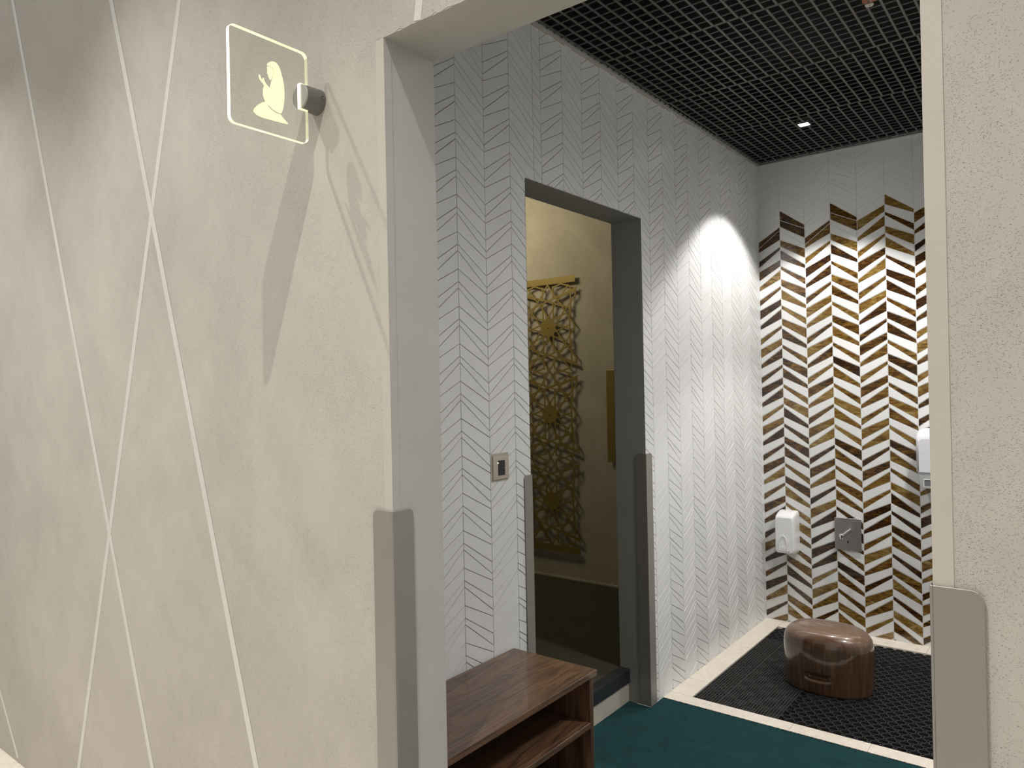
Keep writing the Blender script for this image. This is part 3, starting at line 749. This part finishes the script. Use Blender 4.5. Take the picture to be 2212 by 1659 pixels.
# ------------------------------------------------------------------ log stool
SX, SY, SA, SB = -1.013, 3.775, .206, .152
q = MB(); nA = 220; rows = []
prof = [(0, .945), (.006, .957), (.02, .965), (.05, .975), (.09, .984), (.13, .993), (.165, .999), (.19, 1.0), (.212, .997), (.230, .985), (.246, .962), (.259, .928), (.270, .88), (.279, .82), (.286, .74), (.2915, .62), (.2955, .45), (.2972, .25), (.2976, .02)]
fine = []
for i in range(len(prof)-1):
    (z0, r0), (z1, r1) = prof[i], prof[i+1]; n_ = max(1, int((z1-z0)/.0045))
    for s in range(n_): fine.append((z0+(z1-z0)*s/n_, r0+(r1-r0)*s/n_))
fine.append(prof[-1])
ex = 2.25
for (z, r) in fine:
    row = []
    for i in range(nA):
        tt = 2*math.pi*i/nA; ct, st_ = math.cos(tt), math.sin(tt)
        wob = 1+.006*math.sin(3*tt+1)+.003*math.sin(5*tt+2.+z*4)
        ux = math.copysign(abs(ct)**(2/ex), ct)*SA*r*wob; uy = math.copysign(abs(st_)**(2/ex), st_)*SB*r*wob
        if uy < 0 and z < .2:                              # finger slot on the front
            sx_, sz_ = (ux-(-.010))/.051, (z-.0815)/.0155
            dd = (abs(sx_)**4+abs(sz_)**4)**.25
            if dd < 1.25: uy += .030*max(0., min(1., (1.2-dd)/.25))
        row.append((SX+ux, SY+uy, z))
    rows.append(row)
q.grid(rows, 0); q.poly(rows[-1], 0, True); q.poly(list(reversed(rows[0])), 0)
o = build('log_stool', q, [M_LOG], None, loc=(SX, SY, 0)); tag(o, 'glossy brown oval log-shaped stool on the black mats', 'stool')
bm = bmesh.new(); bm.from_mesh(o.data); bmesh.ops.remove_doubles(bm, verts=bm.verts, dist=.0002); bm.to_mesh(o.data); bm.free()

# ------------------------------------------------------------------ soap dispenser
sd = thing('soap_dispenser', (-1.455, YB, .56), 'small white wall soap dispenser left of the steel tap plate', 'soap dispenser')
def loft(mb, secs, n=40, mi=0, ex=5.):
    """sections along y: (y, cx, cz, half width, half height)"""
    rows_ = []
    for (yy, cx, cz, hw, hh) in secs:
        rw = []
        for i in range(n):
            tt = 2*math.pi*(i+.5)/n; ct, st_ = math.cos(tt), math.sin(tt)
            rw.append((cx+hw*math.copysign(abs(ct)**(2/ex), ct), yy, cz+hh*math.copysign(abs(st_)**(2/ex), st_)))
        rows_.append(rw)
    mb.grid(rows_, mi); mb.poly(rows_[0], mi); mb.poly(list(reversed(rows_[-1])), mi)
q = MB()
loft(q, [(YB-.0005, -1.453, .567, .060, .131), (YB-.03, -1.453, .567, .060, .131), (YB-.07, -1.454, .563, .0590, .1235), (YB-.094, -1.455, .560, .0570, .1155), (YB-.101, -1.4555, .558, .0540, .1105), (YB-.104, -1.456, .557, .0490, .105)], 96, 0, 9)
so = build('body', q, [M_PLASTIC], sd)
q = MB()
arch_o, arch_i = [], []
for i in range(33):
    a = math.pi*i/32; arch_o.append((-1.463+.0265*math.cos(a), .500+.055*math.sin(a))); arch_i.append((-1.463+.0205*math.cos(a), .500+.047*math.sin(a)))
arch_o = [(-1.4365, .462)]+arch_o+[(-1.4895, .462)]; arch_i = [(-1.4425, .462)]+arch_i+[(-1.4835, .462)]
for i in range(len(arch_o)-1):
    quad = [arch_o[i], arch_o[i+1], arch_i[i+1], arch_i[i]]
    q.prism([(u, YB-.100, z) for u, z in quad], [(u, YB-.1085, z) for u, z in quad])
build('lever_rim', q, [M_PLASTIC], sd)
q = MB(); q.prism([(u, YB-.100, z) for u, z in arch_i], [(u, YB-.1055, z) for u, z in arch_i]); q.tube((-1.463, YB-.105, .476), (-1.463, YB-.1075, .476), .015, .014, 24)
q.box((-1.466, YB-.1082, .4745), (-1.460, YB-.107, .4755), 1); q.box((-1.4635, YB-.1082, .471), (-1.4625, YB-.107, .479), 1)
build('push_lever', q, [M_PLASTIC, M_PLASTIC_GREY], sd)
q = MB(); q.tube((-1.428, YB-.098, .459), (-1.428, YB-.1065, .459), .0024, .0024, 12); build('sight_hole', q, [M_BLACKPL], sd)
q = MB(); q.box((-1.472, YB-.035, .6965), (-1.464, YB-.028, .6992)); build('key_slot', q, [M_PLASTIC_GREY], sd)

# ------------------------------------------------------------------ sensor tap
fp = thing('wall_tap', (-1.113, YB, .585), 'square brushed steel sensor tap plate with short spout on the tiles', 'tap')
q = MB(); q.box((-1.187, YB-.012, .489), (-1.040, YB-.002, .679)); pl = build('plate', q, [M_STEEL], fp, .0025, 3)
q = MB(); q.box((-1.17, YB-.002, .505), (-1.056, YB-.0, .663)); build('backing', q, [M_BLACKPL], fp)
q = MB(); q.tube((-1.106, YB-.011, .608), (-1.122, YB-.128, .594), .0150, .0130, 28); q.dome((-1.122, YB-.128, .594), (-.014, -.117, -.012), .0130, .005, 28)
so = build('spout', q, [M_CHROME], fp)
q = MB(); q.tube((-1.1215, YB-.121, .586), (-1.1215, YB-.121, .575), .0095, .0095, 20); build('aerator', q, [M_CHROME], so)
q = MB()
pts = [(-1.113+.0045*math.cos(a), .5375+.009*math.sin(a)) for a in (2*math.pi*i/20 for i in range(20))]
q.prism([(u, YB-.0118, z) for u, z in pts], [(u, YB-.0132, z) for u, z in pts]); build('sensor_window', q, [M_BLACKPL], fp)
q = MB(); q.box((-1.1185, YB-.0119, .6505), (-1.1075, YB-.0124, .6535)); q.box((-1.1145, YB-.0119, .6485), (-1.1115, YB-.0124, .6505)); build('emblem', q, [M_BRACKET], fp)

# ------------------------------------------------------------------ hand dryer
hd = thing('hand_dryer', (-.61, YB, 1.05), 'white rounded hand dryer beside the near right jamb', 'hand dryer')
q = MB()
def dryer_outline(hw, z0, z1, cx, r_=.055):
    pts = [(cx-hw*.86, z0), (cx+hw*.86, z0), (cx+hw, z0+.07), (cx+hw, z1-r_)]
    pts += [(cx+hw-r_+r_*math.cos(a), z1-r_+r_*math.sin(a)) for a in (math.pi/2*i/8 for i in range(1, 9))]
    pts += [(cx-hw+r_-r_*math.sin(a), z1-r_+r_*math.cos(a)) for a in (math.pi/2*i/8 for i in range(0, 9))]
    pts += [(cx-hw, z0+.07)]
    return pts
secs = []
for (yy, hw, z0, z1, r_) in ((YB-.0005, .118, .990, 1.215, .035), (YB-.03, .124, .990, 1.223, .036), (YB-.10, .126, .990, 1.224, .038), (YB-.125, .125, .990, 1.219, .038), (YB-.145, .122, .990, 1.203, .034), (YB-.156, .116, .990, 1.185, .03), (YB-.160, .108, .990, 1.17, .025)):
    secs.append([(u, yy, z) for u, z in dryer_outline(hw, z0-.07, z1, -.602, r_) if z > z0-.03] )
for r_ in secs: r_[:] = [(secs_p[0], secs_p[1], max(secs_p[2], .990)) for secs_p in r_]
q.grid(secs, 0); q.poly(secs[-1], 0, True); q.poly(list(reversed(secs[0])), 0)
build('body', q, [M_PLASTIC_TINT], hd)
q = MB(); secs = []
for (yy, k_) in ((YB-.001, .95), (YB-.03, .985), (YB-.10, 1.), (YB-.13, .99), (YB-.147, .965), (YB-.157, .92)):
    secs.append([(-.602-.122*k_, yy, .9895), (-.602-.119*k_, yy, .955), (-.602-.110*k_, yy, .912), (-.602-.104*k_, yy, .902), (-.602+.104*k_, yy, .902), (-.602+.110*k_, yy, .912), (-.602+.119*k_, yy, .955), (-.602+.122*k_, yy, .9895)])
q.grid(secs, 0, True, False); q.poly(secs[-1], 0); q.poly(list(reversed(secs[0])), 0)
no = build('lower_shell', q, [M_PLASTIC_GREY], hd, .002); no['label'] = 'grey lower shell of the dryer'
q = MB()
for (a_, c_) in (((-.690, .950), (-.514, .954)), ((-.690, .910), (-.514, .914)), ((-.690, .914), (-.686, .950)), ((-.518, .914), (-.514, .950))):
    q.box((a_[0], YB-.160, a_[1]), (c_[0], YB-.156, c_[1]), 0)
q.box((-.686, YB-.1582, .914), (-.518, YB-.1568, .950), 1)
build('air_outlet', q, [M_PLASTIC, M_OUTLET], no)

# ------------------------------------------------------------------ ceiling fittings
dl = thing('downlight', (-1.149, 4.046, ZC), 'small square lit downlight set in the black grid ceiling', 'light')
q = MB(); h_ = .030
for (a, b_, c_, d_) in ((-h_, -h_, h_, -h_+.005), (-h_, h_-.005, h_, h_), (-h_, -h_+.005, -h_+.005, h_-.005), (h_-.005, -h_+.005, h_, h_-.005)):
    q.box((-1.149+a, 4.046+b_, ZC-.004), (-1.149+c_, 4.046+d_, ZC+.03))
build('trim_ring', q, [M_BLACKMETAL], dl)
q = MB(); q.box((-1.149-.0245, 4.046-.0245, ZC-.002), (-1.149+.0245, 4.046+.0245, ZC+.004)); o = build('lens', q, [M_LENS], dl); o['label'] = 'glowing white lens'

sp = thing('sprinkler', (-.578, 2.857, ZC+.05), 'orange pipe stub with grey sprinkler head hanging through the grid ceiling', 'sprinkler')
q = MB(); q.tube((-.578, 2.857, ZC+.12), (-.578, 2.857, 2.852), .0255, .0255, 6, 0, True, False); q.box((-.602, 2.835, 2.86), (-.556, 2.879, 2.9), 0); build('pipe', q, [M_ORANGE], sp)
q = MB(); q.tube((-.578, 2.857, 2.852), (-.578, 2.857, 2.836), .006, .005, 12)
hd_ = build('head', q, [M_GREYWHITE], sp)
q = MB(); nT = 14
for k in range(nT):
    a0 = 2*math.pi*k/nT; a1 = a0+2*math.pi/nT*.62
    pts = [(.006*math.cos(a0), .006*math.sin(a0)), (.0145*math.cos(a0), .0145*math.sin(a0)), (.0145*math.cos(a1), .0145*math.sin(a1)), (.006*math.cos(a1), .006*math.sin(a1))]
    q.prism([(-.578+u, 2.857+v_, 2.8335) for u, v_ in pts], [(-.578+u, 2.857+v_, 2.8365) for u, v_ in pts])
rg = [[(-.578+r_*math.cos(a), 2.857+r_*math.sin(a), z) for a in (2*math.pi*i/28 for i in range(28))] for r_, z in ((.005, 2.834), (.0095, 2.834), (.0095, 2.8365), (.005, 2.8365), (.005, 2.834))]
q.grid(rg, 0, True, False); build('deflector', q, [M_GREYWHITE], hd_)
